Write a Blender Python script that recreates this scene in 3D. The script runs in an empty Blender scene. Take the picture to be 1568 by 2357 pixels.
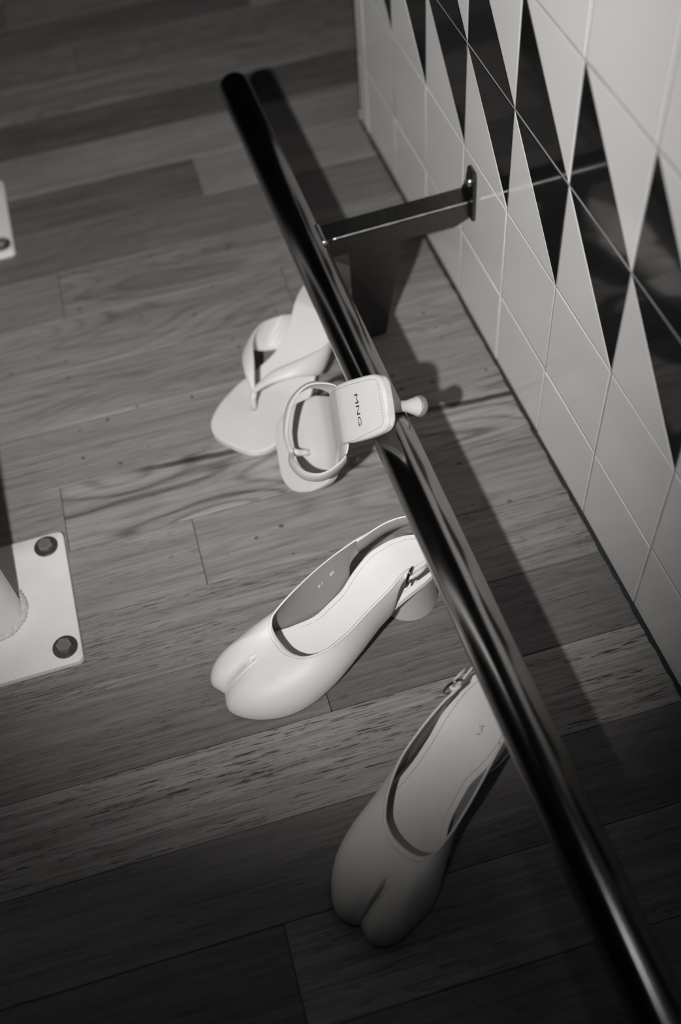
import bpy, bmesh, math, random
import numpy as np
from mathutils import Vector, Matrix

random.seed(7)
SC = bpy.context.scene
COL = SC.collection

# ------------------------------------------------------------------ camera
CAM_POS = Vector((0.61286, -0.34617, 0.86711))
CAM_RIGHT = Vector((0.30583675, 0.94938926, -0.07158156))
CAM_DOWN = Vector((0.77062085, -0.29099693, -0.56697821))
CAM_FWD = Vector((-0.55911303, 0.11824053, -0.82061672))
cam_data = bpy.data.cameras.new('camera')
cam = bpy.data.objects.new('camera', cam_data)
COL.objects.link(cam)
m = Matrix.Identity(4)
for i, v in enumerate((CAM_RIGHT, -CAM_DOWN, -CAM_FWD)):
    for j in range(3):
        m[j][i] = v[j]
m.translation = CAM_POS
cam.matrix_world = m
cam_data.sensor_fit = 'VERTICAL'
cam_data.sensor_height = 36.0
cam_data.lens = 2434.86 * 36.0 / 2357.0
cam_data.clip_start = 0.01
cam_data.dof.use_dof = True
cam_data.dof.focus_distance = 0.93
cam_data.dof.aperture_fstop = 2.5
SC.camera = cam

# ------------------------------------------------------------------ world and light
world = bpy.data.worlds.new('dim_room')
world.use_nodes = True
world.node_tree.nodes['Background'].inputs[0].default_value = (0.50, 0.49, 0.48, 1)
world.node_tree.nodes['Background'].inputs[1].default_value = 0.003
SC.world = world

FLASH = Vector((0.645, -0.545, 0.91))
FLASH_AXIS = Vector((-0.9740, 0.1080, -0.1760))      # the head points ahead and a little down
FLASH_LONG = Vector((0.2263, 0.3324, -0.9156))       # long side of its rectangular reflector

sp = bpy.data.lights.new('camera_flash', 'SPOT')
sp.energy = 54
sp.spot_size = math.radians(129)
sp.spot_blend = 0.56
sp.shadow_soft_size = 0.012
sp.color = (1.0, 0.985, 0.97)
spo = bpy.data.objects.new('camera_flash', sp)
spo.location = FLASH
COL.objects.link(spo)
fz = -FLASH_AXIS.normalized()
fx = (FLASH_LONG - fz * FLASH_LONG.dot(fz)).normalized()
fy = fz.cross(fx)
spo.rotation_euler = Matrix((fx, fy, fz)).transposed().to_euler()
spo.scale = (1.0, 0.448, 1.0)
# light spilling sideways from the same flash head
pt = bpy.data.lights.new('camera_flash_spill', 'POINT')
pt.energy = .05
pt.shadow_soft_size = 0.02
pto = bpy.data.objects.new('camera_flash_spill', pt)
pto.location = FLASH + Vector((0.0, 0.0, 0.03))
COL.objects.link(pto)

# one dim ceiling lamp over the bar, far above the frame
cl = bpy.data.lights.new('ceiling_lamp', 'POINT')
cl.energy = 2.2
cl.shadow_soft_size = 0.06
clo = bpy.data.objects.new('ceiling_lamp', cl)
clo.location = (0.22, -0.25, 2.3)
COL.objects.link(clo)

SC.view_settings.view_transform = 'Standard'
SC.view_settings.look = 'None'
SC.view_settings.gamma = 1.0
SC.view_settings.use_curve_mapping = False
SC.view_settings.exposure = 0.0

# ------------------------------------------------------------------ helpers


def tag(o, label=None, cat=None, group=None, kind=None):
    if label:
        o['label'] = label
    if cat:
        o['category'] = cat
    if group:
        o['group'] = group
    if kind:
        o['kind'] = kind
    return o


def empty(name, loc=(0, 0, 0)):
    o = bpy.data.objects.new(name, None)
    o.location = loc
    o.empty_display_size = 0.02
    COL.objects.link(o)
    return o


def link(name, me, mat, parent=None, smooth=True):
    o = bpy.data.objects.new(name, me)
    COL.objects.link(o)
    if mat and not me.materials:
        me.materials.append(mat)
    if smooth:
        for p in me.polygons:
            p.use_smooth = True
    if parent:
        o.parent = parent
    return o


def mesh(name, verts, faces):
    me = bpy.data.meshes.new(name)
    me.from_pydata([tuple(map(float, v)) for v in verts], [], faces)
    me.validate()
    me.update()
    return me


def fix_normals(me):
    bm = bmesh.new()
    bm.from_mesh(me)
    bmesh.ops.recalc_face_normals(bm, faces=bm.faces)
    bm.to_mesh(me)
    bm.free()
    me.update()


def box_bm(bm, lo, hi, bevel=0.0, seg=2):
    lo = Vector(lo)
    hi = Vector(hi)
    r = bmesh.ops.create_cube(bm, size=1.0)
    vs = r['verts']
    for v in vs:
        v.co = Vector(((v.co.x + .5) * (hi.x - lo.x) + lo.x, (v.co.y + .5) * (hi.y - lo.y) + lo.y, (v.co.z + .5) * (hi.z - lo.z) + lo.z))
    if bevel > 0:
        es = set()
        for v in vs:
            for e in v.link_edges:
                es.add(e)
        bmesh.ops.bevel(bm, geom=list(es), offset=bevel, segments=seg, profile=0.5, affect='EDGES')


def bm_obj(name, bm, mat, parent=None, smooth=False):
    me = bpy.data.meshes.new(name)
    bmesh.ops.recalc_face_normals(bm, faces=bm.faces)
    bm.to_mesh(me)
    bm.free()
    return link(name, me, mat, parent, smooth)


def shade_by_angle(o, deg=35):
    me = o.data
    for p in me.polygons:
        p.use_smooth = True
    bm = bmesh.new()
    bm.from_mesh(me)
    for e in bm.edges:
        if len(e.link_faces) == 2 and e.calc_face_angle(0) > math.radians(deg):
            e.smooth = False
    bm.to_mesh(me)
    bm.free()


def grid_faces(nu, nv, close_u=False, close_v=False):
    f = []
    for i in range(nu if close_u else nu - 1):
        for j in range(nv if close_v else nv - 1):
            a = i * nv + j
            b = ((i + 1) % nu) * nv + j
            c = ((i + 1) % nu) * nv + (j + 1) % nv
            d = i * nv + (j + 1) % nv
            f.append((a, b, c, d))
    return f


def tube_data(path, rad, nv=10, caps=True, closed=False):
    P = [Vector(p) for p in path]
    n = len(P)
    rad = rad if hasattr(rad, '__len__') else [rad] * n
    V = []
    prev = None
    for i in range(n):
        if closed:
            t = (P[(i + 1) % n] - P[i - 1]).normalized()
        else:
            t = (P[min(i + 1, n - 1)] - P[max(i - 1, 0)]).normalized()
        if prev is None:
            a = Vector((0, 0, 1)) if abs(t.z) < .9 else Vector((1, 0, 0))
            u = t.cross(a).normalized()
        else:
            u = (prev - t * prev.dot(t)).normalized()
        prev = u
        w = t.cross(u)
        for k in range(nv):
            an = 2 * math.pi * k / nv
            V.append(P[i] + (u * math.cos(an) + w * math.sin(an)) * rad[i])
    F = grid_faces(n, nv, closed, True)
    if caps and not closed:
        F.append(tuple(range(nv))[::-1])
        F.append(tuple((n - 1) * nv + k for k in range(nv)))
    return V, F


def tube(name, path, rad, mat, parent=None, nv=10, closed=False):
    V, F = tube_data(path, rad, nv, True, closed)
    me = mesh(name, V, F)
    fix_normals(me)
    return link(name, me, mat, parent)


def lathe(name, prof, mat, parent=None, nv=32, center=(0, 0, 0)):
    V, F = [], []
    for r, z in prof:
        for k in range(nv):
            a = 2 * math.pi * k / nv
            V.append((center[0] + r * math.cos(a), center[1] + r * math.sin(a), center[2] + z))
    F = grid_faces(len(prof), nv, False, True)
    F.append(tuple(range(nv))[::-1])
    F.append(tuple((len(prof) - 1) * nv + k for k in range(nv)))
    me = mesh(name, V, F)
    fix_normals(me)
    o = link(name, me, mat, parent)
    shade_by_angle(o, 40)
    return o


def pchip(xs, ys, x):
    xs = np.asarray(xs, float)
    ys = np.asarray(ys, float)
    h = np.diff(xs)
    d = np.diff(ys) / h
    mm = np.zeros(len(xs))
    for i in range(1, len(xs) - 1):
        if d[i - 1] * d[i] > 0:
            w1 = 2 * h[i] + h[i - 1]
            w2 = h[i] + 2 * h[i - 1]
            mm[i] = (w1 + w2) / (w1 / d[i - 1] + w2 / d[i])
    mm[0], mm[-1] = d[0], d[-1]
    x = np.clip(np.asarray(x, float), xs[0], xs[-1])
    i = np.clip(np.searchsorted(xs, x) - 1, 0, len(xs) - 2)
    t = (x - xs[i]) / h[i]
    return ((2 * t**3 - 3 * t**2 + 1) * ys[i] + (t**3 - 2 * t**2 + t) * h[i] * mm[i]
            + (-2 * t**3 + 3 * t**2) * ys[i + 1] + (t**3 - t**2) * h[i] * mm[i + 1])


def catmull(K, t):
    """K (n,d) control rows, t float in 0..n-1"""
    K = np.asarray(K, float)
    n = len(K)
    i = int(min(max(math.floor(t), 0), n - 2))
    u = t - i
    p0 = K[max(i - 1, 0)] if i > 0 else 2 * K[0] - K[1]
    p1, p2 = K[i], K[i + 1]
    p3 = K[i + 2] if i + 2 < n else 2 * K[-1] - K[-2]
    return 0.5 * ((2 * p1) + (-p0 + p2) * u + (2 * p0 - 5 * p1 + 4 * p2 - p3) * u * u + (-p0 + 3 * p1 - 3 * p2 + p3) * u**3)


def text_mesh(body, size, extrude=0.0002):
    cu = bpy.data.curves.new('lettering', 'FONT')
    cu.body = body
    cu.size = size
    cu.align_x = 'CENTER'
    cu.align_y = 'CENTER'
    cu.extrude = extrude
    cu.resolution_u = 3
    o = bpy.data.objects.new('lettering_tmp', cu)
    COL.objects.link(o)
    bpy.context.view_layer.update()
    dg = bpy.context.evaluated_depsgraph_get()
    me = bpy.data.meshes.new_from_object(o.evaluated_get(dg))
    bpy.data.objects.remove(o)
    bpy.data.curves.remove(cu)
    return me


# ------------------------------------------------------------------ materials


class N:
    def __init__(self, name):
        self.m = bpy.data.materials.new(name)
        self.m.use_nodes = True
        self.t = self.m.node_tree
        self.b = self.t.nodes['Principled BSDF']

    def n(self, typ, **kw):
        x = self.t.nodes.new(typ)
        for k, v in kw.items():
            setattr(x, k, v)
        return x

    def l(self, a, b):
        self.t.links.new(a, b)

    def math(self, op, a, b=None, c=None, clamp=False):
        x = self.n('ShaderNodeMath', operation=op, use_clamp=clamp)
        for i, v in enumerate((a, b, c)):
            if v is None:
                continue
            if isinstance(v, (int, float)):
                x.inputs[i].default_value = v
            else:
                self.l(v, x.inputs[i])
        return x.outputs[0]

    def noise(self, vec, scale, detail=3, rough=.55):
        x = self.n('ShaderNodeTexNoise')
        x.inputs['Scale'].default_value = scale
        x.inputs['Detail'].default_value = detail
        x.inputs['Roughness'].default_value = rough
        self.l(vec, x.inputs['Vector'])
        return x.outputs['Fac']

    def ramp(self, v, lo, hi, smooth=True):
        x = self.n('ShaderNodeMapRange', interpolation_type='SMOOTHSTEP' if smooth else 'LINEAR')
        x.inputs['From Min'].default_value = lo
        x.inputs['From Max'].default_value = hi
        self.l(v, x.inputs['Value'])
        return x.outputs[0]

    def vmul(self, v, s):
        x = self.n('ShaderNodeVectorMath', operation='MULTIPLY')
        self.l(v, x.inputs[0])
        x.inputs[1].default_value = s
        return x.outputs[0]

    def vadd(self, a, b):
        x = self.n('ShaderNodeVectorMath', operation='ADD')
        self.l(a, x.inputs[0])
        self.l(b, x.inputs[1])
        return x.outputs[0]

    def grey(self, v, tint=(1.0, 0.965, 0.945)):
        x = self.n('ShaderNodeCombineColor')
        for i, c in enumerate(tint):
            self.l(self.math('MULTIPLY', v, c), x.inputs[i])
        return x.outputs[0]

    def bump(self, h, strength=.2, dist=.001):
        x = self.n('ShaderNodeBump')
        x.inputs['Strength'].default_value = strength
        x.inputs['Distance'].default_value = dist
        self.l(h, x.inputs['Height'])
        self.l(x.outputs[0], self.b.inputs['Normal'])

    def set(self, **kw):
        for k, v in kw.items():
            self.b.inputs[k].default_value = v
        return self


def obj_coord(n):
    return n.n('ShaderNodeTexCoord').outputs['Object']


def mat_plain(name, v, rough=.5, metal=0.0, tint=(1.0, .98, .965), var=.06, scale=60, spec=.5, bump=0.0, bscale=900):
    n = N(name)
    c = obj_coord(n)
    f = n.noise(c, scale, 4)
    val = n.math('MULTIPLY', n.math('ADD', n.math('MULTIPLY', n.math('SUBTRACT', f, .5), 2 * var), 1.0), v)
    n.l(n.grey(val, tint), n.b.inputs['Base Color'])
    n.set(Roughness=rough, Metallic=metal)
    n.b.inputs['Specular IOR Level'].default_value = spec
    if bump:
        n.bump(n.noise(c, bscale, 3), bump, .0004)
    return n.m


def mat_wood(name, streak=None):
    n = N(name)
    tc = n.n('ShaderNodeTexCoord').outputs['Object']
    oi = n.n('ShaderNodeObjectInfo')
    rnd = n.n('ShaderNodeCombineXYZ')
    n.l(n.math('MULTIPLY', oi.outputs['Random'], 37.0), rnd.inputs[0])
    n.l(n.math('MULTIPLY', oi.outputs['Random'], 11.0), rnd.inputs[1])
    n.l(n.math('MULTIPLY', oi.outputs['Random'], 91.0), rnd.inputs[2])
    c = n.vadd(tc, rnd.outputs[0])
    sep = n.n('ShaderNodeSeparateColor')
    n.l(oi.outputs['Color'], sep.inputs[0])
    tone, tick, cath, knot = sep.outputs[0], sep.outputs[1], sep.outputs[2], oi.outputs['Alpha']
    # slow tone drift, fibres, growth-ring contours
    slow = n.noise(n.vmul(c, (3.0, 14.0, 1.0)), 1.0, 3)
    streaks = n.noise(n.vmul(c, (3.5, 95.0, 1.0)), 1.0, 4, .6)
    fibre = n.noise(n.vmul(c, (18.0, 520.0, 1.0)), 1.0, 4, .65)
    fld = n.noise(n.vmul(c, (3.2, 14.0, 1.0)), 1.0, 1, .4)
    ring = n.math('SINE', n.math('MULTIPLY', n.math('ADD', fld, n.math('MULTIPLY', streaks, .035)), 105.0))
    ring = n.math('POWER', n.math('MULTIPLY_ADD', ring, .5, .5), 3.0)
    ring2 = n.math('SINE', n.math('ADD', n.math('MULTIPLY', fld, 30.0), 1.0))
    pores = n.ramp(n.noise(n.vmul(c, (46.0, 720.0, 1.0)), 1.0, 2, .5), .575, .625)
    clump = n.math('MULTIPLY_ADD', n.ramp(n.noise(n.vmul(c, (7.0, 60.0, 1.0)), 1.0, 2), .40, .60), .6, .4)
    pores = n.math('MULTIPLY', pores, clump)
    v = n.math('MULTIPLY_ADD', n.math('SUBTRACT', slow, .5), .55, 1.0)
    lines = n.noise(n.vmul(c, (5.0, 270.0, 1.0)), 1.0, 3, .6)
    v = n.math('ADD', v, n.math('MULTIPLY', n.math('SUBTRACT', streaks, .5), .70))
    v = n.math('ADD', v, n.math('MULTIPLY', n.math('SUBTRACT', lines, .5), n.math('MULTIPLY_ADD', tick, 1.1, .35)))
    v = n.math('ADD', v, n.math('MULTIPLY', n.math('SUBTRACT', fibre, .5), .95))
    v = n.math('SUBTRACT', v, n.math('MULTIPLY', n.math('MULTIPLY', ring, cath), .42))
    v = n.math('ADD', v, n.math('MULTIPLY', n.math('MULTIPLY', ring2, cath), .14))
    v = n.math('MULTIPLY', v, n.math('SUBTRACT', 1.0, n.math('MULTIPLY', n.math('MULTIPLY', pores, tick), .78)))
    # small knots and worm holes
    vo = n.n('ShaderNodeTexVoronoi', voronoi_dimensions='2D')
    vo.inputs['Scale'].default_value = 1.0
    wob = n.n('ShaderNodeTexNoise')
    wob.inputs['Scale'].default_value = 160.0
    n.l(c, wob.inputs['Vector'])
    kv = n.vadd(n.vmul(c, (32.0, 46.0, 1.0)), n.vmul(wob.outputs['Color'], (.12, .12, 0.0)))
    n.l(kv, vo.inputs['Vector'])
    sc = n.n('ShaderNodeSeparateColor')
    n.l(vo.outputs['Color'], sc.inputs[0])
    pick = n.ramp(sc.outputs[0], .74, .76)
    size = n.math('MULTIPLY_ADD', sc.outputs[1], .10, .03)
    spot = n.math('SUBTRACT', 1.0, n.math('DIVIDE', vo.outputs['Distance'], size), clamp=True)
    spot = n.math('MULTIPLY', n.ramp(spot, .0, .5), pick)
    spot = n.math('MULTIPLY', spot, knot)
    v = n.math('MULTIPLY', v, n.math('SUBTRACT', 1.0, n.math('MULTIPLY', spot, .8)))
    if streak:
        s3 = n.n('ShaderNodeSeparateXYZ')
        n.l(tc, s3.inputs[0])
        a, b, w, x0, x1 = streak
        line = n.math('MULTIPLY_ADD', s3.outputs[0], a, b)
        wig = n.math('MULTIPLY', n.math('SUBTRACT', n.noise(n.vmul(c, (22.0, 2.0, 1.0)), 1.0, 3), .5), .006)
        d = n.math('ABSOLUTE', n.math('SUBTRACT', n.math('ADD', s3.outputs[1], wig), line))
        msk = n.math('SUBTRACT', 1.0, n.ramp(d, w * .35, w))
        ends = n.math('MULTIPLY', n.ramp(s3.outputs[0], x0, x0 + .10), n.math('SUBTRACT', 1.0, n.ramp(s3.outputs[0], x1 - .05, x1)))
        v = n.math('MULTIPLY', v, n.math('SUBTRACT', 1.0, n.math('MULTIPLY', n.math('MULTIPLY', msk, ends), .72)))
    v = n.math('MULTIPLY', n.math('MAXIMUM', v, .05), tone)
    n.l(n.grey(v), n.b.inputs['Base Color'])
    r = n.math('MULTIPLY_ADD', streaks, .22, .40)
    n.l(r, n.b.inputs['Roughness'])
    n.b.inputs['Specular IOR Level'].default_value = .32
    n.bump(n.math('SUBTRACT', n.math('MULTIPLY', fibre, .5), n.math('MULTIPLY', pores, tick)), .35, .0004)
    return n.m


M = {}
M['wood'] = mat_wood('oak_plank')
M['wood_streak'] = mat_wood('oak_plank_with_mineral_streak', (-.0656, .0247, .0050, -.22, .32))
M['subfloor'] = mat_plain('dark_joint', .018, .9)
M['tile_white'] = mat_plain('white_glazed_tile', .78, .14, tint=(1, .985, .975), var=.03, scale=9, bump=.03, bscale=40)
M['tile_black'] = mat_plain('black_glazed_tile', .012, .07, var=.1, scale=12, bump=.03, bscale=40)
M['grout'] = mat_plain('pale_grout', .42, .9, var=.45, scale=30, bump=.4, bscale=1500)
M['caulk'] = mat_plain('dirty_caulk', .03, .8, var=.5, scale=120)
M['trim'] = mat_plain('dark_metal_trim', .05, .4, 1.0)
M['chrome'] = mat_plain('bright_metal', .8, .25, 1.0)
M['chrome_ball'] = mat_plain('polished_tack_head', .85, .30, 1.0)
M['weld'] = mat_plain('white_painted_weld', .62, .5, var=.5, scale=300)
M['bolt'] = mat_plain('dark_zinc_bolt', .30, .42, .55, var=.4, scale=300)
M['washer'] = mat_plain('dark_washer', .10, .40, .55, var=.4, scale=300)
M['leather'] = mat_plain('white_leather', .81, .48, tint=(1, .98, .965), var=.05, scale=45, bump=.10, bscale=1800)
M['lining'] = mat_plain('white_lining_leather', .84, .6, tint=(1, .98, .965), var=.05, scale=60, bump=.06, bscale=2200)
M['heel_leather'] = mat_plain('heel_cover_leather', .60, .5, tint=(1, .98, .965), var=.05, scale=45)
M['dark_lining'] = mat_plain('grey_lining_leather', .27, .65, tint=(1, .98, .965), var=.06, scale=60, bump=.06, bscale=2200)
M['edge'] = mat_plain('dark_seam', .16, .7)
M['smudge'] = mat_plain('brown_smudge', .20, .8)
M['sand_leather'] = mat_plain('off_white_sandal_leather', .65, .45, tint=(1, .98, .965), var=.05, scale=50, bump=.08, bscale=1600)
M['sand_insole'] = mat_plain('off_white_footbed', .70, .6, tint=(1, .98, .965), var=.06, scale=40, bump=.05, bscale=1600)
M['stitch'] = mat_plain('grey_thread', .10, .8)
M['print'] = mat_plain('black_print', .012, .6)
M['rubber'] = mat_plain('grey_heel_tip', .20, .5)


def mat_steel(name, v, rough, scale):
    n = N(name)
    c = obj_coord(n)
    s = n.noise(n.vmul(c, (.5, 2.5, 2.5)), scale, 4, .6)
    g = n.noise(c, scale * 14, 3, .6)
    val = n.math('MULTIPLY', n.math('ADD', n.math('MULTIPLY', s, .55), n.math('MULTIPLY_ADD', g, .25, .6)), v)
    n.l(n.grey(val, (1.0, .975, .955)), n.b.inputs['Base Color'])
    n.set(Metallic=1.0)
    n.l(n.math('ADD', n.math('MULTIPLY', s, .12), rough), n.b.inputs['Roughness'])
    n.bump(g, .03, .0002)
    return n.m


M['rail'] = mat_steel('worn_blackened_steel', .36, .115, 26)
M['worn'] = mat_plain('bare_worn_steel', .75, .34, 1.0, var=.5, scale=170)
M['bracket'] = mat_steel('rough_black_steel', .13, .30, 60)


def mat_plate():
    n = N('chipped_white_paint')
    c = obj_coord(n)
    a = n.noise(c, 35, 5, .6)
    b = n.noise(c, 420, 3, .6)
    v = n.math('MULTIPLY_ADD', n.math('SUBTRACT', a, .5), .16, .86)
    v = n.math('SUBTRACT', v, n.math('MULTIPLY', n.ramp(b, .66, .74), .18))
    n.l(n.grey(v, (1, .985, .97)), n.b.inputs['Base Color'])
    n.set(Roughness=.42)
    n.bump(b, .12, .0004)
    return n.m


M['plate'] = mat_plate()

# ------------------------------------------------------------------ floor: oak strip planks, each one a mesh
TH = -0.0404            # the strips run almost square to the tiled wall
PW = 0.0815
S0 = 0.0719
bm = bmesh.new()
box_bm(bm, (-2.3, -1.75, -.030), (1.25, 1.1, -.0125))
floor = bm_obj('floor', bm, M['subfloor'])
tag(floor, kind='structure')

ROW_JOINTS = {-9: [-.62], -8: [-.255], -7: [-.70], -6: [-.454], -5: [-.193], -4: [-.80], -3: [-.72], -2: [-.490], -1: [-.365],
              0: [-.90], 1: [-.285], 2: [-.96], 3: [-.75], 4: [-.369], 5: [-.60]}
TONES = {  # (row, piece from the left): tone, line and pore strength, figure strength, knots
    (-10, 0): (.15, .2, .15, .2), (-9, 0): (.26, .2, .15, .2), (-9, 1): (.26, .2, .15, .2), (-8, 0): (.15, .2, .2, .3), (-8, 1): (.25, .2, .1, .2),
    (-7, 0): (.22, .2, .15, .3), (-7, 1): (.17, .2, .2, .3), (-6, 0): (.22, .2, .2, .3), (-6, 1): (.235, .2, .45, .7), (-5, 0): (.26, .2, .5, .5), (-5, 1): (.22, .3, .2, .3),
    (-4, 0): (.27, .25, .35, .6), (-4, 1): (.265, .25, .35, .6), (-3, 0): (.245, .3, .15, 1.0), (-3, 1): (.245, .3, .12, 1.0), (-2, 0): (.25, .2, .3, .4), (-2, 1): (.300, .2, .95, .25),
    (-1, 0): (.27, .4, .12, .3), (-1, 1): (.255, .15, .40, .9), (0, 0): (.265, .75, .10, .2), (0, 1): (.25, .75, .10, .2), (1, 0): (.205, .55, .05, .1), (1, 1): (.165, .55, .05, .1),
    (2, 0): (.34, 1.0, .03, .1), (2, 1): (.32, 1.0, .03, .1), (3, 0): (.14, .4, .05, .1), (3, 1): (.17, .4, .08, .1), (4, 0): (.13, .3, .1, .2), (4, 1): (.24, .7, .08, .2),
    (5, 0): (.16, .3, .2, .2), (5, 1): (.17, .3, .2, .2)}
random.seed(21)
for k in range(-27, 14):
    s0, s1 = S0 + k * PW, S0 + (k + 1) * PW
    xmid = (s0 + s1) / 2
    tmin, tmax = -1.6, (0.012 if xmid > -.62 else 1.0)
    js = [t for t in ROW_JOINTS.get(k, [random.uniform(-1.1, -.2)])]
    while js[0] - tmin > 1.0:
        js.insert(0, js[0] - random.uniform(.55, .95))
    while tmax - js[-1] > 1.0:
        js.append(js[-1] + random.uniform(.55, .95))
    first = ROW_JOINTS.get(k, [js[0]])[0]
    cuts = [tmin] + js + [tmax]
    for q in range(len(cuts) - 1):
        a, b = cuts[q], cuts[q + 1]
        if b - a < .02:
            continue
        side = 0 if b <= first + 1e-6 else 1
        L, W = b - a - .0005, PW - .0005
        bm = bmesh.new()
        box_bm(bm, (-L / 2, -W / 2, -.0125), (L / 2, W / 2, 0), .00045, 1)
        # plank local x runs along the strip (towards the wall)
        o = bm_obj('plank', bm, M['wood_streak'] if (k == -2 and side == 1) else M['wood'], floor)
        tm, sm = (a + b) / 2, xmid
        o.location = (sm * math.cos(TH) - tm * math.sin(TH), sm * math.sin(TH) + tm * math.cos(TH), random.uniform(-.0002, .0002))
        o.rotation_euler = (0, 0, math.pi / 2 + TH)
        tone = TONES.get((k, side))
        if tone is None:
            tone = (random.choice((.13, .16, .20, .24, .27)), random.uniform(.1, .6), random.uniform(.1, .5), random.uniform(.1, .6))
        o.color = tone

# ------------------------------------------------------------------ tiled bar front
TS = 0.108
H0 = 0.0970
WX0, WX1 = -0.5735, 0.98
WTOP = 1.08
bm = bmesh.new()
box_bm(bm, (WX0, .0006, .0008), (WX1, .16, WTOP))
wall = bm_obj('wall_right', bm, M['grout'])
tag(wall, kind='structure')
G = 0.0011            # half a grout joint


def tile_mesh(name, pts, depth=.006, bev=.0011):
    """pts: outline in wall x,z around the tile centre, counter-clockwise"""
    n = len(pts)
    P = [Vector((p[0], p[1])) for p in pts]
    ins = []
    for i in range(n):
        a, b, c = P[i - 1], P[i], P[(i + 1) % n]
        d1 = (b - a).normalized()
        d2 = (c - b).normalized()
        n1 = Vector((-d1.y, d1.x))
        n2 = Vector((-d2.y, d2.x))
        bis = (n1 + n2)
        bis = bis / max(bis.length_squared / 2, .15)
        ins.append(bis)
    V, F = [], []
    rings = [(0.0, depth), (0.0, bev * .7), (bev * .35, bev * .2), (bev, 0.0)]
    for off, y in rings:
        for i in range(n):
            q = P[i] + ins[i] * off
            V.append((q.x, y, q.y))
    for r in range(len(rings) - 1):
        for i in range(n):
            F.append((r * n + i, r * n + (i + 1) % n, (r + 1) * n + (i + 1) % n, (r + 1) * n + i))
    F.append(tuple((len(rings) - 1) * n + i for i in range(n)))
    me = mesh(name, V, F)
    return me


h = TS / 2 - G
SQ = [(-h, -h), (h, -h), (h, h), (-h, h)]
dg_ = .0004
LL = [(-h, -h), (h - dg_, -h), (-h, h - dg_)]
UR = [(h, -h + dg_), (h, h), (-h + dg_, h)]
TM = {'sq': tile_mesh('tile_square', SQ), 'll_b': tile_mesh('tile_triangle', LL, bev=.0006), 'll_w': tile_mesh('tile_triangle', LL, bev=.0006),
      'ur_b': tile_mesh('tile_triangle', UR, bev=.0006), 'ur_w': tile_mesh('tile_triangle', UR, bev=.0006)}
for key, me in TM.items():
    me.materials.append(M['tile_black'] if key.endswith('_b') else M['tile_white'])


def put_tile(me, cx, cz):
    o = bpy.data.objects.new('tile', me)
    COL.objects.link(o)
    o.parent = wall
    o.location = (cx, random.uniform(-.0003, .0003), cz)
    o.rotation_euler = (math.radians(random.uniform(-.28, .28)), 0, math.radians(random.uniform(-.28, .28)))


random.seed(5)
hb = H0 / 2
bot = tile_mesh('tile_cut', [(-h, -hb + .003), (h, -hb + .003), (h, hb - G), (-h, hb - G)])
bot.materials.append(M['tile_white'])
wl = (-5 * TS) - WX0
edge_lo = tile_mesh('tile_cut', [(-wl / 2 + .001, -hb + .003), (wl / 2 - G, -hb + .003), (wl / 2 - G, hb - G), (-wl / 2 + .001, hb - G)])
edge_lo.materials.append(M['tile_white'])
edge_sq = tile_mesh('tile_cut', [(-wl / 2 + .001, -h), (wl / 2 - G, -h), (wl / 2 - G, h), (-wl / 2 + .001, h)])
edge_sq.materials.append(M['tile_white'])
for i in range(-5, 9):
    cx = (i + .5) * TS
    put_tile(bot, cx, hb)
    for j in range(1, 10):
        cz = H0 + (j - .5) * TS
        if j == 2:
            put_tile(TM['ur_b'], cx, cz)
            put_tile(TM['ll_w'], cx, cz)
        elif j == 3:
            put_tile(TM['ll_b'], cx, cz)
            put_tile(TM['ur_w'], cx, cz)
        else:
            put_tile(TM['sq'], cx, cz)
put_tile(edge_lo, WX0 + wl / 2, hb)
for j in range(1, 10):
    put_tile(edge_sq, WX0 + wl / 2, H0 + (j - .5) * TS)

# dirty joint along the foot of the wall and dark metal edge at its end
V, F = [], []
random.seed(3)
nseg = 150
for q in range(nseg + 1):
    x = WX0 + (WX1 - WX0) * q / nseg
    y0 = -.0022 - random.uniform(0, .0022)
    for (y, z) in ((.002, .0004), (y0, .0004), (y0 + .001, .0009), (-.0006, .0022 + random.uniform(0, .0014)), (.002, .0036)):
        V.append((x, y, z))
F = grid_faces(nseg + 1, 5, False, True)
me = mesh('trim_1', V, F)
fix_normals(me)
tag(link('trim_1', me, M['caulk'], smooth=False), kind='structure')
bm = bmesh.new()
box_bm(bm, (WX0 - .0035, -.0006, 0.0006), (WX0 - .0002, .16, WTOP), .0006, 1)
trim2 = bm_obj('trim_2', bm, M['trim'])
tag(trim2, kind='structure')
for z in (.0065, .0135):
    bm = bmesh.new()
    bmesh.ops.create_uvsphere(bm, u_segments=20, v_segments=12, radius=.0020)
    tk = bm_obj('tack', bm, M['chrome_ball'], trim2, True)
    tk.location = (WX0 - .0008, -.0014, z)

# ------------------------------------------------------------------ foot rail
RY, RZ, RR = -0.1738, 0.1450, 0.0186
rail = empty('foot_rail', (-.188, RY, 0))
tag(rail, 'dark steel foot rail on an angle-iron bracket along the tiled wall', 'foot rail')


def rp(o):
    """parent to the rail, keeping world coordinates given in the mesh"""
    o.parent = rail
    o.location = Vector(o.location) - rail.location
    return o


V, F = [], []
prof = [(-.5005, .0), (-.5005, .0135), (-.4995, .0168), (-.4965, .0182), (-.4925, RR)]
xs = np.linspace(-.47, .96, 60)
prof += [(float(x), RR) for x in xs]
nv = 64
for x, r in prof:
    for k in range(nv):
        a = 2 * math.pi * k / nv
        V.append((x, RY + max(r, .0001) * math.cos(a), RZ + max(r, .0001) * math.sin(a)))
F = grid_faces(len(prof), nv, False, True)
F.append(tuple((len(prof) - 1) * nv + k for k in range(nv)))
me = mesh('rail_tube', V, F)
fix_normals(me)
rp(link('rail_tube', me, M['rail']))

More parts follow.
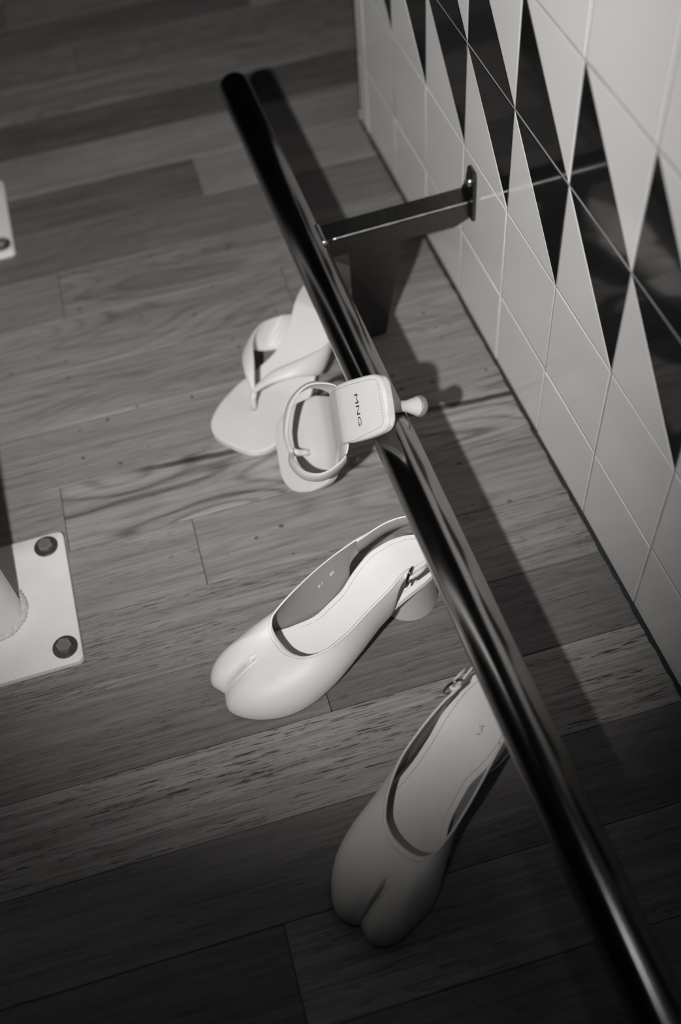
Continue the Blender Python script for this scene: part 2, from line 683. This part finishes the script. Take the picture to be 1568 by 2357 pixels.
# angle-iron arm: flat top flange plus a front flange hanging from it
BX0, BX1 = -.2125, -.1880
bm = bmesh.new()
box_bm(bm, (BX0, -.1560, .1535), (BX1, -.0035, .1570), .0009, 2)
o = bm_obj('bracket_arm', bm, M['bracket'])
rp(o)
V = [(y, z) for y, z in ((-.1540, .1570), (-.0035, .1570), (-.0035, .1360), (-.0300, .1290), (-.1530, .1330))]
bm = bmesh.new()
lo = [bm.verts.new((BX1 - .0035, y, z)) for y, z in V]
hi = [bm.verts.new((BX1, y, z)) for y, z in V]
bm.faces.new(lo)
bm.faces.new(hi[::-1])
for i in range(5):
    j = (i + 1) % 5
    bm.faces.new((lo[i], lo[j], hi[j], hi[i]))
bmesh.ops.recalc_face_normals(bm, faces=bm.faces)
bmesh.ops.bevel(bm, geom=bm.edges[:], offset=.0008, segments=2, affect='EDGES')
rp(bm_obj('bracket_flange', bm, M['bracket']))
rng_ = random.Random(2)
rp(tube('worn_edge', [(BX1 - .0007, -.1500 + .146 * q / 40, .1563) for q in range(41)], [.00115 + rng_.uniform(-.0002, .0003) for q in range(41)], M['worn'], None, 12))
# wall plate with a clipped top corner and its screw
V = [(BX0 + .002, .136), (BX1 + .0085, .1375), (BX1 + .0085, .1900), (BX1 + .0060, .1955), (BX1 - .0085, .1955), (BX1 - .0140, .1740), (BX0 + .002, .1600)]
bm = bmesh.new()
lo = [bm.verts.new((x, -.0002, z)) for x, z in V]
hi = [bm.verts.new((x, -.0042, z)) for x, z in V]
bm.faces.new(lo)
bm.faces.new(hi[::-1])
nq = len(V)
for i in range(nq):
    j = (i + 1) % nq
    bm.faces.new((lo[i], lo[j], hi[j], hi[i]))
bmesh.ops.recalc_face_normals(bm, faces=bm.faces)
bmesh.ops.bevel(bm, geom=bm.edges[:], offset=.0007, segments=2, affect='EDGES')
wp = rp(bm_obj('wall_plate', bm, M['bracket']))
s = lathe('screw', [(.0052, 0), (.0050, .0016), (.0036, .0030), (.0012, .0036)], M['chrome'], None, 20)
s.parent = wp
s.matrix_local = Matrix.Translation((-.1905, -.0042, .1800)) @ Matrix.Rotation(math.radians(90), 4, 'X')
# flat support leg under the arm
V = [(-.1335, .1345), (-.0770, .1345), (-.0800, .1000), (-.0930, .0300), (-.0980, .0008), (-.1330, .0008)]
bm = bmesh.new()
lo = [bm.verts.new((BX1 - .0075, y, z)) for y, z in V]
hi = [bm.verts.new((BX1 - .0030, y, z)) for y, z in V]
bm.faces.new(lo)
bm.faces.new(hi[::-1])
nq = len(V)
for i in range(nq):
    j = (i + 1) % nq
    bm.faces.new((lo[i], lo[j], hi[j], hi[i]))
bmesh.ops.recalc_face_normals(bm, faces=bm.faces)
bmesh.ops.bevel(bm, geom=bm.edges[:], offset=.0008, segments=2, affect='EDGES')
rp(bm_obj('support_leg', bm, M['bracket']))
# weld bead where the arm meets the tube
pts, rr = [], []
random.seed(9)
for q in range(15):
    u = q / 14
    x = BX0 - .001 + (BX1 - BX0 + .003) * u
    an = math.radians(38)
    pts.append((x, RY + RR * math.cos(an), RZ + RR * math.sin(an)))
    rr.append(.0024 + .0011 * math.sin(u * 40) * .5 + random.uniform(0, .0005))
rp(tube('weld', pts, rr, M['worn'], None, 12))

# ------------------------------------------------------------------ bolted table feet


def table_foot(x0, x1, yedge, label):
    cx, cy = (x0 + x1) / 2, yedge - (x1 - x0) / 2
    root = empty('table_foot', (cx, cy, 0))
    tag(root, label, 'table leg', 'white bolted table feet')
    w = (x1 - x0) / 2
    rc = .0065
    V = []
    rings = ((0.0, .0004), (0.0, .0056), (.0003, .0063), (.0012, .0068), (.02, .0068))
    for ins, z in rings:
        for cxs, cys, a0 in ((1, 1, 0), (-1, 1, 90), (-1, -1, 180), (1, -1, 270)):
            for q in range(7):
                a = math.radians(a0 + 15 * q)
                r = max(rc - ins, .0001)
                e = w - ins - r
                V.append((cxs * e + r * math.cos(a), cys * e + r * math.sin(a), z))
    F = grid_faces(len(rings), 28, False, True) + [tuple(range(28))[::-1], tuple((len(rings) - 1) * 28 + q for q in range(28))]
    me = mesh('base_plate', V, F)
    fix_normals(me)
    o = link('base_plate', me, M['plate'], root)
    shade_by_angle(o, 30)
    o.rotation_euler = (0, 0, math.radians(-1.6))
    leg = lathe('leg', [(.0265, .0068), (.0265, .70)], M['plate'], root, 48)
    V, F = [], []
    nu, nv2 = 96, 8
    random.seed(4)
    for i in range(nu):
        a = 2 * math.pi * i / nu
        rw = .0040 + .0009 * math.sin(a * 46) + random.uniform(-.0004, .0004)
        for k in range(nv2):
            b = 2 * math.pi * k / nv2
            r = .0285 + rw * math.cos(b)
            V.append((r * math.cos(a), r * math.sin(a), .0072 + rw * .75 * math.sin(b)))
    me = mesh('weld_bead', V, grid_faces(nu, nv2, True, True))
    fix_normals(me)
    link('weld_bead', me, M['weld'], leg)
    bx = w - .0165
    for sx in (-1, 1):
        for sy in (-1, 1):
            b = empty('bolt_tmp')
            wsh = lathe('bolt_washer', [(.0118, .0068), (.0118, .0080), (.0112, .0086), (.0086, .0088)], M['washer'], None, 36)
            bpy.data.objects.remove(b)
            wsh.parent = root
            wsh.location = (sx * bx + (.003 if sx > 0 else -.004) * 0, sy * bx, 0)
            hexv = []
            ang = random.uniform(0, 1)
            for z, r in ((.0086, .0074), (.0126, .0074), (.0136, .0066)):
                for k in range(6):
                    a = ang + k * math.pi / 3
                    hexv.append((r * math.cos(a), r * math.sin(a), z))
            F = grid_faces(3, 6, False, True) + [tuple(12 + k for k in range(6))]
            me = mesh('bolt_head', hexv, F)
            fix_normals(me)
            link('bolt_head', me, M['bolt'], wsh, smooth=False)
    return root


table_foot(-.0535, .0980, -.4930, 'white bolted table foot plate nearer the camera, two bolts in view')
table_foot(-.6390, -.4900, -.4780, 'white bolted table foot plate at the left edge, farther from camera')

# ------------------------------------------------------------------ split-toe slingback shoes


def insole_z(x):
    return pchip([-.01, 0, .03, .045, .060, .076, .097, .124, .150, .20, .235],
                 [.0632, .0630, .0622, .0595, .0535, .0450, .0320, .0165, .0072, .0055, .0075], x)


IN_X = [-.0020, -.0005, .003, .009, .018, .032, .050, .070, .090, .110, .140, .165, .190, .207, .214]
IN_O = [.0, .0085, .0160, .0215, .0255, .0282, .0290, .0285, .0298, .0335, .0405, .0430, .0385, .0270, .0]
IN_I = [.0, -.0085, -.0155, -.0205, -.0245, -.0275, -.0285, -.0250, -.0195, -.0195, -.0290, -.0385, -.0370, -.0280, .0]


def slab(name, top, thick, inset, xa, xb, mat, parent, mir, nx=70, ny=18, cup=0.0):
    xs = []
    for i in range(nx):
        u = i / (nx - 1)
        xs.append(xa + (xb - xa) * (1 - math.cos(math.pi * u)) / 2)
    rows_t, V, F = [], [], []
    for x in xs:
        yo = float(pchip(IN_X, IN_O, x)) - inset
        yi = float(pchip(IN_X, IN_I, x)) + inset
        if yo < yi:
            yo = yi = (yo + yi) / 2
        for j in range(ny):
            v = j / (ny - 1)
            e = (1 - math.cos(math.pi * v)) / 2
            y = yi + (yo - yi) * e
            edge = min(v, 1 - v) * 2
            rnd = .0009 * (1 - min(1, edge * 5))**2
            z = float(top(x)) - rnd + cup * (abs(2 * e - 1))**3
            V.append((x, y * mir, z))
    F = grid_faces(nx, ny)
    nb = len(V)
    for i in range(nb):
        V.append((V[i][0], V[i][1], V[i][2] - thick))
    F += [(a + nb, d + nb, c + nb, b + nb) for a, b, c, d in F[:]]
    for i in range(nx - 1):
        for j in (0, ny - 1):
            a, b = i * ny + j, (i + 1) * ny + j
            F.append((a, b, b + nb, a + nb))
    for j in range(ny - 1):
        for i in (0, nx - 1):
            a, b = i * ny + j, i * ny + j + 1
            F.append((a, b, b + nb, a + nb))
    me = mesh(name, V, F)
    bm2 = bmesh.new()
    bm2.from_mesh(me)
    bmesh.ops.remove_doubles(bm2, verts=bm2.verts, dist=.00002)
    bmesh.ops.dissolve_degenerate(bm2, edges=bm2.edges, dist=.00001)
    bmesh.ops.recalc_face_normals(bm2, faces=bm2.faces)
    bm2.to_mesh(me)
    bm2.free()
    o = link(name, me, mat, parent)
    shade_by_angle(o, 50)
    return o


# lower edge and top line of the upper, rib by rib: outer rear -> toe -> inner rear
UP = [
    ((.0490, .0280, .0880), (.0420, .0270, .0985)),
    ((.0560, .0293, .0750), (.0520, .0285, .0975)),
    ((.0630, .0302, .0480), (.0640, .0305, .0905)),
    ((.0800, .0325, .0375), (.0850, .0320, .0800)),
    ((.1050, .0375, .0220), (.1100, .0330, .0640)),
    ((.1350, .0430, .0070), (.1320, .0290, .0490)),
    ((.1650, .0460, .0022), (.1480, .0205, .0405)),
    ((.1900, .0420, .0022), (.1545, .0115, .0368)),
    ((.2120, .0300, .0028), (.1572, .0045, .0357)),
    ((.2255, .0130, .0036), (.1583, -.0008, .0356)),
    ((.2235, -.0052, .0044), (.1588, -.0052, .0359)),
    ((.2270, -.0200, .0038), (.1592, -.0100, .0368)),
    ((.2190, -.0325, .0030), (.1592, -.0155, .0392)),
    ((.2000, -.0395, .0022), (.1580, -.0213, .0432)),
    ((.1720, -.0420, .0022), (.1520, -.0278, .0485)),
    ((.1400, -.0320, .0060), (.1360, -.0318, .0555)),
    ((.1100, -.0215, .0185), (.1120, -.0333, .0670)),
    ((.0900, -.0215, .0310), (.0900, -.0338, .0755)),
    ((.0765, -.0255, .0405), (.0740, -.0338, .0798)),
    ((.0700, -.0305, .0560), (.0600, -.0338, .0822)),
    ((.0550, -.0328, .0660), (.0450, -.0332, .0832)),
]
UP_P = np.array([u[0] for u in UP])
UP_T = np.array([u[1] for u in UP])


def up_point(t, v):
    """t: rib position along UP, v: 0 at the sole .. 1 at the top line"""
    P = catmull(UP_P, t)
    T = catmull(UP_T, t)
    dz = T[2] - P[2]
    hd = np.array([P[0] - T[0], P[1] - T[1], 0.0])
    l = np.linalg.norm(hd)
    w = min(1.0, l / .055)
    out = np.array([0.0, 1.0 if t < 9.5 else -1.0, 0.0])
    wo = max(0.0, 1 - w * 1.25)
    P1 = P + np.array([0, 0, dz * (.36 + .22 * w)]) + out * .0035 * wo + hd * (.02 if l > 1e-6 else 0)
    P2 = T + hd * (.30 + .26 * w) + np.array([0, 0, -dz * (.34 - .30 * w)]) + out * .0025 * wo
    b = (1 - v)**3 * P + 3 * (1 - v)**2 * v * P1 + 3 * (1 - v) * v * v * P2 + v**3 * T
    # cleft between the big toe and the others
    x, y, z = b
    a = (x - .1870) / (.2235 - .1870)
    if a > -.25:
        yl = -.0071 + .0019 * max(0.0, min(1.0, a))
        dy = y - yl
        a1 = max(0.0, min(1.1, a))
        g2 = math.exp(-(dy / .0062)**2) * a1**1.2
        g1 = math.exp(-(dy / .0010)**2) * max(0.0, min(1.0, a * 5))
        base = .003
        z = base + (z - base) * (1 - .19 * g2 - .48 * g1)
        x -= .0030 * g1 * a1 + .0012 * g2 * a1 * a1
        # stitched welt beside the cleft
        end = min(1.0, max(0.0, (a + .10) / .06))
        ridge = math.exp(-((abs(dy) - .0028) / .0007)**2) * end
        z += .0007 * ridge
    return (x, y, z)


def rib_ts():
    ts = []
    n = len(UP) - 1
    for i in range(n):
        k = 34 if i in (9, 10) else (20 if i in (8, 11) else 10)
        for q in range(k):
            ts.append(i + q / k)
    ts.append(n)
    return ts


def slingback(name, mir, pos, yaw, label, wear, lean=0.0):
    root = empty(name, pos)
    root.rotation_euler = (0, 0, yaw)
    tag(root, label, 'shoe', 'white split-toe slingback shoes')
    def Y(p):
        k = max(0.0, min(1.0, (.115 - p[0]) / .070)) * max(0.0, (p[2] - .052) / .045) * max(-1.0, min(1.0, p[1] / .020))
        return (p[0], (p[1] - lean * k) * mir, p[2])

    # upper
    ts = rib_ts()
    nr = 30
    V = []
    for t in ts:
        for j in range(nr):
            V.append(Y(up_point(t, j / (nr - 1))))
    me = mesh('upper', V, grid_faces(len(ts), nr))
    fix_normals(me)
    up = link('upper', me, M['leather'], root)
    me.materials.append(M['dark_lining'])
    # make sure normals point outward before thickening inward
    c = sum((Vector(p.center) for p in me.polygons), Vector()) / len(me.polygons)
    mid = me.polygons[len(me.polygons) // 2]
    score = 0
    for p in me.polygons:
        if p.center.z > .012:
            score += p.normal.dot(Vector((0, p.center.y, p.center.z - .004)).normalized())
    if score < 0:
        me.flip_normals()
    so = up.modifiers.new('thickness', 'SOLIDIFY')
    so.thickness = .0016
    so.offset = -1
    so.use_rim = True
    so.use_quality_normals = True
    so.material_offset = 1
    so.material_offset_rim = 0
    # sling strap round the heel
    SP = [(.0600, -.0316, .0650, .0824), (.0520, -.0318, .0660, .0832), (.0400, -.0328, .0672, .0835), (.0260, -.0325, .0685, .0840), (.0110, -.0275, .0715, .0860), (-.0020, -.0165, .0765, .0895),
          (-.0070, -.0020, .0805, .0925), (-.0045, .0125, .0845, .0955), (.0060, .0225, .0870, .0975), (.0200, .0270, .0885, .0985), (.0360, .0282, .0885, .0980), (.0455, .0292, .0890, .0975)]
    V = []
    n = 90
    for i in range(n):
        q = catmull(SP, i / (n - 1) * (len(SP) - 1))
        q2 = catmull(SP, min(len(SP) - 1, i / (n - 1) * (len(SP) - 1) + .05))
        q1 = catmull(SP, max(0, i / (n - 1) * (len(SP) - 1) - .05))
        tx, ty = q2[0] - q1[0], q2[1] - q1[1]
        ln = math.hypot(tx, ty)
        nx_, ny_ = -ty / ln, tx / ln
        for (o_, z) in ((.0009, q[2]), (.0011, (q[2] * 2 + q[3]) / 3), (.0009, q[3] - .0004), (0, q[3]), (-.0009, q[3] - .0004), (-.0007, (q[2] * 2 + q[3]) / 3), (-.0009, q[2]), (0, q[2] - .0004)):
            V.append(Y((q[0] + nx_ * o_, q[1] + ny_ * o_, z)))
    F = grid_faces(n, 8, False, True) + [tuple(range(8)), tuple((n - 1) * 8 + k for k in range(8))]
    me = mesh('sling_strap', V, F)
    fix_normals(me)
    strap = link('sling_strap', me, M['leather'], root)
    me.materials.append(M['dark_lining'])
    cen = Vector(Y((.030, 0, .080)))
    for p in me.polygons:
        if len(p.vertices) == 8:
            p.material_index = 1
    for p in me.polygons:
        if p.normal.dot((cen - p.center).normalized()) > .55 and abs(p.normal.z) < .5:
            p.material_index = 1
    # folded strap end through the buckle
    pts = []
    for q in range(13):
        a = math.pi * (q / 12) - math.pi / 2
        pts.append((.0455 + .0022 * math.cos(a), .0312 + .0020 * math.sin(a)))
    pts = [(.028, .0318), (.036, .0330)] + [(.0440 + .0040 * math.cos(math.radians(90 - 15 * k)), .0310 + .0028 * math.sin(math.radians(90 - 15 * k))) for k in range(13)]
    V = []
    for (x, y) in pts:
        V += [Y((x, y, .0885)), Y((x, y, .0978))]
    me = mesh('strap_end', V, grid_faces(len(pts), 2))
    se = link('strap_end', me, M['leather'], strap)
    so = se.modifiers.new('thickness', 'SOLIDIFY')
    so.thickness = .0014
    so.offset = 0
    # buckle: oval wire ring with its prong
    ring = []
    for k in range(28):
        a = 2 * math.pi * k / 28
        ring.append(Y((.0455 + .0058 * math.cos(a) - .0020 * math.sin(a), .0312 + .0036 * math.cos(a), .0935 + .0105 * math.sin(a))))
    bu = tube('buckle', ring, .0011, M['bucklem'], root, 10, True)
    tube('prong', [Y((.0505, .0345, .0932)), Y((.046, .0345, .0936)), Y((.0405, .0335, .0930))], .0007, M['bucklem'], bu, 8)
    # insole, sole and heel
    slab('insole', insole_z, .0022, 0.0, -.0020, .2135, M['lining'], root, mir, cup=.0006)
    slab('sole', lambda x: insole_z(x) - .0023, .0032, -.0009 * 0, -.0020, .2135, M['leather'], root, mir, nx=60, ny=14)
    hv = []
    cx, r0, r1 = .0280, .0272, .0268
    lev = 14
    nvh = 44
    for q in range(lev):
        u = q / (lev - 1)
        r = r0 + (r1 - r0) * u - .0012 * math.sin(math.pi * u)
        for k in range(nvh):
            a = 2 * math.pi * k / nvh
            x = cx + r * math.cos(a)
            y = r * math.sin(a)
            ztop = float(insole_z(x)) - .0050
            hv.append(Y((x, y, .0006 + (ztop - .0006) * u)))
    F = grid_faces(lev, nvh, False, True) + [tuple(range(nvh))[::-1], tuple((lev - 1) * nvh + k for k in range(nvh))]
    me = mesh('heel', hv, F)
    fix_normals(me)
    o = link('heel', me, M['heel_leather'], root)
    shade_by_angle(o, 45)
    # stitched line inside the insole edge and dashed stitching along the top line
    V, F = [], []

    def dash(a, b, r):
        v, f = tube_data([a, b], r, 5)
        k0 = len(V)
        V.extend(v)
        F.extend([tuple(i + k0 for i in ff) for ff in f])

    prevp = None
    for side, ys in ((1, IN_O), (-1, IN_I)):
        prevp = None
        for x in np.arange(.0045, .150, .0016):
            y = float(pchip(IN_X, ys, x)) - side * .0052
            p = Y((x, y, float(insole_z(x)) + .00012))
            if prevp:
                dash(prevp, p, .00026)
            prevp = p
    prevp = None
    for k in range(25):
        a = math.pi / 2 + math.pi * k / 24
        yo = float(pchip(IN_X, IN_O, .0045)) - .0052
        p = Y((.0045 + .0024 * math.cos(a) * 1.0, yo * math.sin(a), float(insole_z(.003)) + .00012))
        if prevp:
            dash(prevp, p, .00026)
        prevp = p
    me = mesh('insole_seam', V, F)
    fix_normals(me)
    link('insole_seam', me, M['edge'], root)
    V, F = [], []
    pth = []
    for q in range(620):
        t = .6 + (len(UP) - 1.6) * q / 619
        pth.append(Vector(Y(up_point(t, .955))))
    for q in range(0, 618, 2):
        nrm = Vector((0, 0, .0001))
        dash(pth[q] + nrm, pth[q + 1] + nrm, .00018)
    me = mesh('stitching', V, F)
    fix_normals(me)
    tag(link('stitching', me, M['edge'], up), kind='stuff')
    V, F = [], []
    # fine seam at the foot of the welt around the cleft
    for sgn in (1, -1):
        prev = None
        for q in range(60):
            a = -.10 + 1.05 * q / 59
            x = .1870 + a * (.2235 - .1870)
            yl = -.0071 + .0019 * max(0.0, min(1.0, a)) + sgn * .0039 * min(1.0, math.sqrt(max(0, (a + .10) / .10)))
            cleft_pts.append((x, yl))
    # embossed or printed marks
    if wear == 'right':
        for body, size, cx_, cy_ in (('Maison', .0062, .083, -.004), ('Margiela', .0062, .0905, -.004)):
            tm = text_mesh(body, size, .0001)
            for v in tm.vertices:
                tx, ty, tz = v.co
                x = cx_ - ty
                y = cy_ * mir - tx
                v.co = (x, y, float(insole_z(x)) + .00010 + tz)
            tm.update()
            link('embossed_lettering', tm, M['lining'], root, smooth=False)
    else:
        for body, t0, v0 in (('38', 17.0, .62), ('14', 16.35, .60)):
            tm = text_mesh(body, .0052, .0001)
            for v in tm.vertices:
                tx, ty, tz = v.co
                p = up_point(t0 - tx / .0185, v0 + ty / .052)
                v.co = Y((p[0], p[1] + .0019 + tz, p[2]))
            tm.update()
            link('size_mark', tm, M['sizemark'], root, smooth=False)
    # scuff on the insole
    rng = random.Random(11 if wear == 'right' else 12)
    sx, sy = ((.0490, .0050) if wear == 'right' else (.137, .020))
    V, F = [], []
    for q in range(16):
        x = sx + rng.gauss(0, .0016)
        y = sy * (mir if wear != 'right' else 1) + rng.gauss(0, .0016)
        r = rng.uniform(.00025, .0008)
        k0 = len(V)
        z = float(insole_z(x)) + .00025
        for k in range(8):
            a = 2 * math.pi * k / 8
            V.append((x + r * math.cos(a), y + r * .7 * math.sin(a), z))
        V.append((x, y, z + .0001))
        for k in range(8):
            F.append((k0 + k, k0 + (k + 1) % 8, k0 + 8))
    me = mesh('scuff_mark', V, F)
    link('scuff_mark', me, M['smudge'], root, smooth=False)
    return root


cleft_pts = []
M['bucklem'] = mat_plain('dark_polished_buckle', .22, .15, 1.0)
M['sizemark'] = mat_plain('silver_size_print', .75, .6)
slingback('slingback_shoe', 1, (.1294, -.1636, 0), math.atan2(-.9714, .2373),
          'white leather split-toe slingback shoe beside the table foot, fully lit', 'left')
slingback('slingback_shoe', -1, (.2718, -.1511, 0), -.9498,
          'white leather split-toe slingback shoe nearest the camera, its toe in shadow', 'right', .007)

# ------------------------------------------------------------------ thong sandals with kitten heels


def foot_z(x):
    return pchip([0, .030, .055, .066, .074, .100, .130, .155, .180, .237],
                 [.0640, .0632, .0612, .0590, .0550, .0390, .0195, .0105, .0085, .0085], x)


SA_X = [0, .0006, .0022, .006, .012, .030, .050, .070, .090, .110, .140, .165, .190, .208, .220, .2285, .2335, .2356, .2362]
SA_O = [.0, .0130, .0180, .0222, .0245, .0265, .0280, .0285, .0280, .0295, .0365, .0420, .0415, .0380, .0335, .0270, .0190, .0100, .0]
SA_I = [.0, -.0130, -.0180, -.0222, -.0245, -.0255, -.0250, -.0225, -.0190, -.0205, -.0345, -.0455, -.0480, -.0460, -.0420, -.0350, -.0265, -.0150, .0]


def sandal_slab(name, top, thick, inset, mat, parent, mir, xa=0.0, xb=.2362, rnd_amt=.0010, nx=90, ny=20):
    V = []
    for i in range(nx):
        u = i / (nx - 1)
        x = xa + (xb - xa) * (1 - math.cos(math.pi * u)) / 2
        yo = float(pchip(SA_X, SA_O, x)) - inset
        yi = float(pchip(SA_X, SA_I, x)) + inset
        if yo < yi:
            yo = yi = (yo + yi) / 2
        endr = min(1.0, min(u, 1 - u) * 14)
        for j in range(ny):
            v = j / (ny - 1)
            e = (1 - math.cos(math.pi * v)) / 2
            y = yi + (yo - yi) * e
            edge = min(1.0, min(v, 1 - v) * 9)
            z = float(top(x)) - rnd_amt * max((1 - edge)**2, (1 - endr)**2)
            V.append((x, y * mir, z))
    F = grid_faces(nx, ny)
    nb = len(V)
    for i in range(nb):
        V.append((V[i][0], V[i][1], float(top(V[i][0])) - thick))
    F += [(a + nb, d + nb, c + nb, b + nb) for a, b, c, d in F[:]]
    for i in range(nx - 1):
        for j in (0, ny - 1):
            a, b = i * ny + j, (i + 1) * ny + j
            F.append((a, b, b + nb, a + nb))
    for j in range(ny - 1):
        for i in (0, nx - 1):
            a, b = i * ny + j, i * ny + j + 1
            F.append((a, b, b + nb, a + nb))
    me = mesh(name, V, F)
    bm2 = bmesh.new()
    bm2.from_mesh(me)
    bmesh.ops.remove_doubles(bm2, verts=bm2.verts, dist=.00002)
    bmesh.ops.dissolve_degenerate(bm2, edges=bm2.edges, dist=.00001)
    bmesh.ops.recalc_face_normals(bm2, faces=bm2.faces)
    bm2.to_mesh(me)
    bm2.free()
    o = link(name, me, mat, parent)
    shade_by_angle(o, 50)
    return o


def sandal(mir, mw, label):
    root = empty('thong_sandal')
    root.matrix_world = mw
    tag(root, label, 'sandal', 'off-white thong sandals')
    Y = lambda p: (p[0], p[1] * mir, p[2])
    sandal_slab('footbed', foot_z, .0034, 0.0, M['sand_insole'], root, mir)
    sandal_slab('sole', lambda x: foot_z(x) - .0037, .0042, .0002, M['sand_leather'], root, mir, rnd_amt=.0002)
    # heel seat pad with its edge
    pad = sandal_slab('heel_pad', lambda x: foot_z(x) + .0012, .0016, .0006, M['sand_leather'], root, mir, xa=.0006, xb=.070, rnd_amt=.0008, nx=50)
    # dashed stitching round the pad
    pth = []
    for x in np.arange(.068, .011, -.0006):
        pth.append((x, float(pchip(SA_X, SA_O, x)) - .0042))
    c0 = float(pchip(SA_X, SA_O, .011)) - .0042
    for k in range(1, 14):
        a = math.pi / 2 * k / 14
        pth.append((.011 - .0055 * math.sin(a), c0 - .0055 * (1 - math.cos(a))))
    half = pth[:]
    ystart = half[-1][1]
    for y in np.arange(ystart, -ystart, -.0006):
        pth.append((.0055, float(y)))
    pth += [(x, -y) for x, y in half[::-1]]
    V, F = [], []
    # resample to even steps
    P2 = [Vector((x, y)) for x, y in pth]
    acc, out = 0.0, [P2[0]]
    for a, b in zip(P2, P2[1:]):
        d = (b - a).length
        acc += d
        if acc >= .00085:
            out.append(b)
            acc = 0
    for q in range(0, len(out) - 1, 2):
        a = Y((out[q].x, out[q].y, float(foot_z(out[q].x)) + .0013))
        b = Y((out[q + 1].x, out[q + 1].y, float(foot_z(out[q + 1].x)) + .0013))
        v, f = tube_data([a, b], .00022, 5)
        k0 = len(V)
        V.extend(v)
        F.extend([tuple(i + k0 for i in ff) for ff in f])
    me = mesh('stitching', V, F)
    fix_normals(me)
    tag(link('stitching', me, M['stitch'], pad), kind='stuff')
    # brand print on the pad
    tm = text_mesh('MNG', .0066, .00006)
    for v in tm.vertices:
        tx, ty, tz = v.co
        # reading direction runs across the foot
        x = .0365 + ty * -1.0
        y = tx * 1.9
        v.co = (x, y, float(foot_z(x)) + .0013 + tz)
    tm.update()
    link('brand_lettering', tm, M['print'], root, smooth=False)
    # padded band from the toe post to both sides of the arch: front edge, rear edge
    for KF, KR in (
            ([(.1815, -.0095, .0300), (.1700, .0080, .0430), (.1520, .0310, .0470), (.1340, .0425, .0370), (.1200, .0355, .0250), (.1120, .0220, .0255)],
             [(.1765, -.0110, .0345), (.1580, .0050, .0505), (.1330, .0280, .0580), (.1080, .0390, .0560), (.0830, .0330, .0470), (.0730, .0190, .0475)]),
            ([(.1815, -.0105, .0300), (.1690, -.0255, .0420), (.1510, -.0400, .0430), (.1340, -.0440, .0350), (.1200, -.0350, .0250), (.1120, -.0220, .0255)],
             [(.1765, -.0090, .0345), (.1570, -.0200, .0490), (.1330, -.0360, .0550), (.1080, -.0415, .0530), (.0830, -.0320, .0470), (.0730, -.0180, .0475)])):
        V = []
        n, mv = 60, 24
        for i in range(n):
            t = i / (n - 1) * (len(KF) - 1)
            a_, b_ = Vector(catmull(KF, t)), Vector(catmull(KR, t))
            t2, t1 = min(len(KF) - 1, t + .03), max(0, t - .03)
            tan = (Vector(catmull(KF, t2)) + Vector(catmull(KR, t2)) - Vector(catmull(KF, t1)) - Vector(catmull(KR, t1))).normalized()
            wid = (a_ - b_) / 2
            nor = tan.cross(wid).normalized()
            cen = (a_ + b_) / 2
            if nor.dot(Vector((0, cen.y, cen.z - .012))) < 0:
                nor = -nor
            th = .0026 - .0012 * (i / (n - 1))
            for k in range(mv):
                an = 2 * math.pi * k / mv
                ca, sa = math.cos(an), math.sin(an)
                bulge = nor * (.10 * wid.length * (1 - ca * ca))
                V.append(Y(cen + wid * math.copysign(abs(ca)**.75, ca) + nor * (th * math.copysign(abs(sa)**.7, sa)) + bulge))
        F = grid_faces(n, mv, False, True) + [tuple(range(mv)), tuple((n - 1) * mv + k for k in range(mv))]
        me = mesh('strap', V, F)
        fix_normals(me)
        link('strap', me, M['sand_leather'], root)
    tube('toe_post', [Y((.1835, -.0100, .0075)), Y((.1832, -.0100, .0160)), Y((.1822, -.0100, .0240)), Y((.1790, -.0095, .0310))], [.0034, .0032, .0036, .0036], M['sand_leather'], root, 16)
    # kitten heel with a flared foot and grey tip
    V = []
    prof = [(.0555, .0190, .0165), (.0500, .0150, .0130), (.0420, .0095, .0085), (.0330, .0060, .0058), (.0250, .0050, .0050), (.0205, .0050, .0050), (.0165, .0058, .0058), (.0070, .0084, .0084)]
    nvh = 32
    for z, rx, ry in prof:
        cx = .0245 + max(0, z - .03) * .02
        for k in range(nvh):
            a = 2 * math.pi * k / nvh
            V.append((cx + rx * math.cos(a) * (1 if math.cos(a) > 0 else .85), ry * math.sin(a), z))
    F = grid_faces(len(prof), nvh, False, True) + [tuple(range(nvh)), tuple((len(prof) - 1) * nvh + k for k in range(nvh))]
    me = mesh('heel', V, F)
    fix_normals(me)
    o = link('heel', me, M['sand_leather'], root)
    shade_by_angle(o, 50)
    lathe('heel_tip', [(.0060, .0004), (.0094, .0020), (.0098, .0034), (.0090, .0064), (.0080, .0072)], M['rubber'], o, 28, (.0245, 0, 0))
    return root


sandal(1, Matrix.Translation((-.2491, -.1257, 0)) @ Matrix.Rotation(-.83, 4, 'Z'),
       'off-white thong sandal standing on the floor, its heel hidden behind the foot rail')
MB = Matrix.Translation((.0572, -.1283, .1703)) @ Matrix.Rotation(-2.3266, 4, 'Z') @ Matrix.Rotation(.7401, 4, 'Y') @ Matrix.Rotation(-.7661, 4, 'X')
sandal(-1, MB, 'off-white thong sandal with its heel hooked over the foot rail, MNG on the pad')
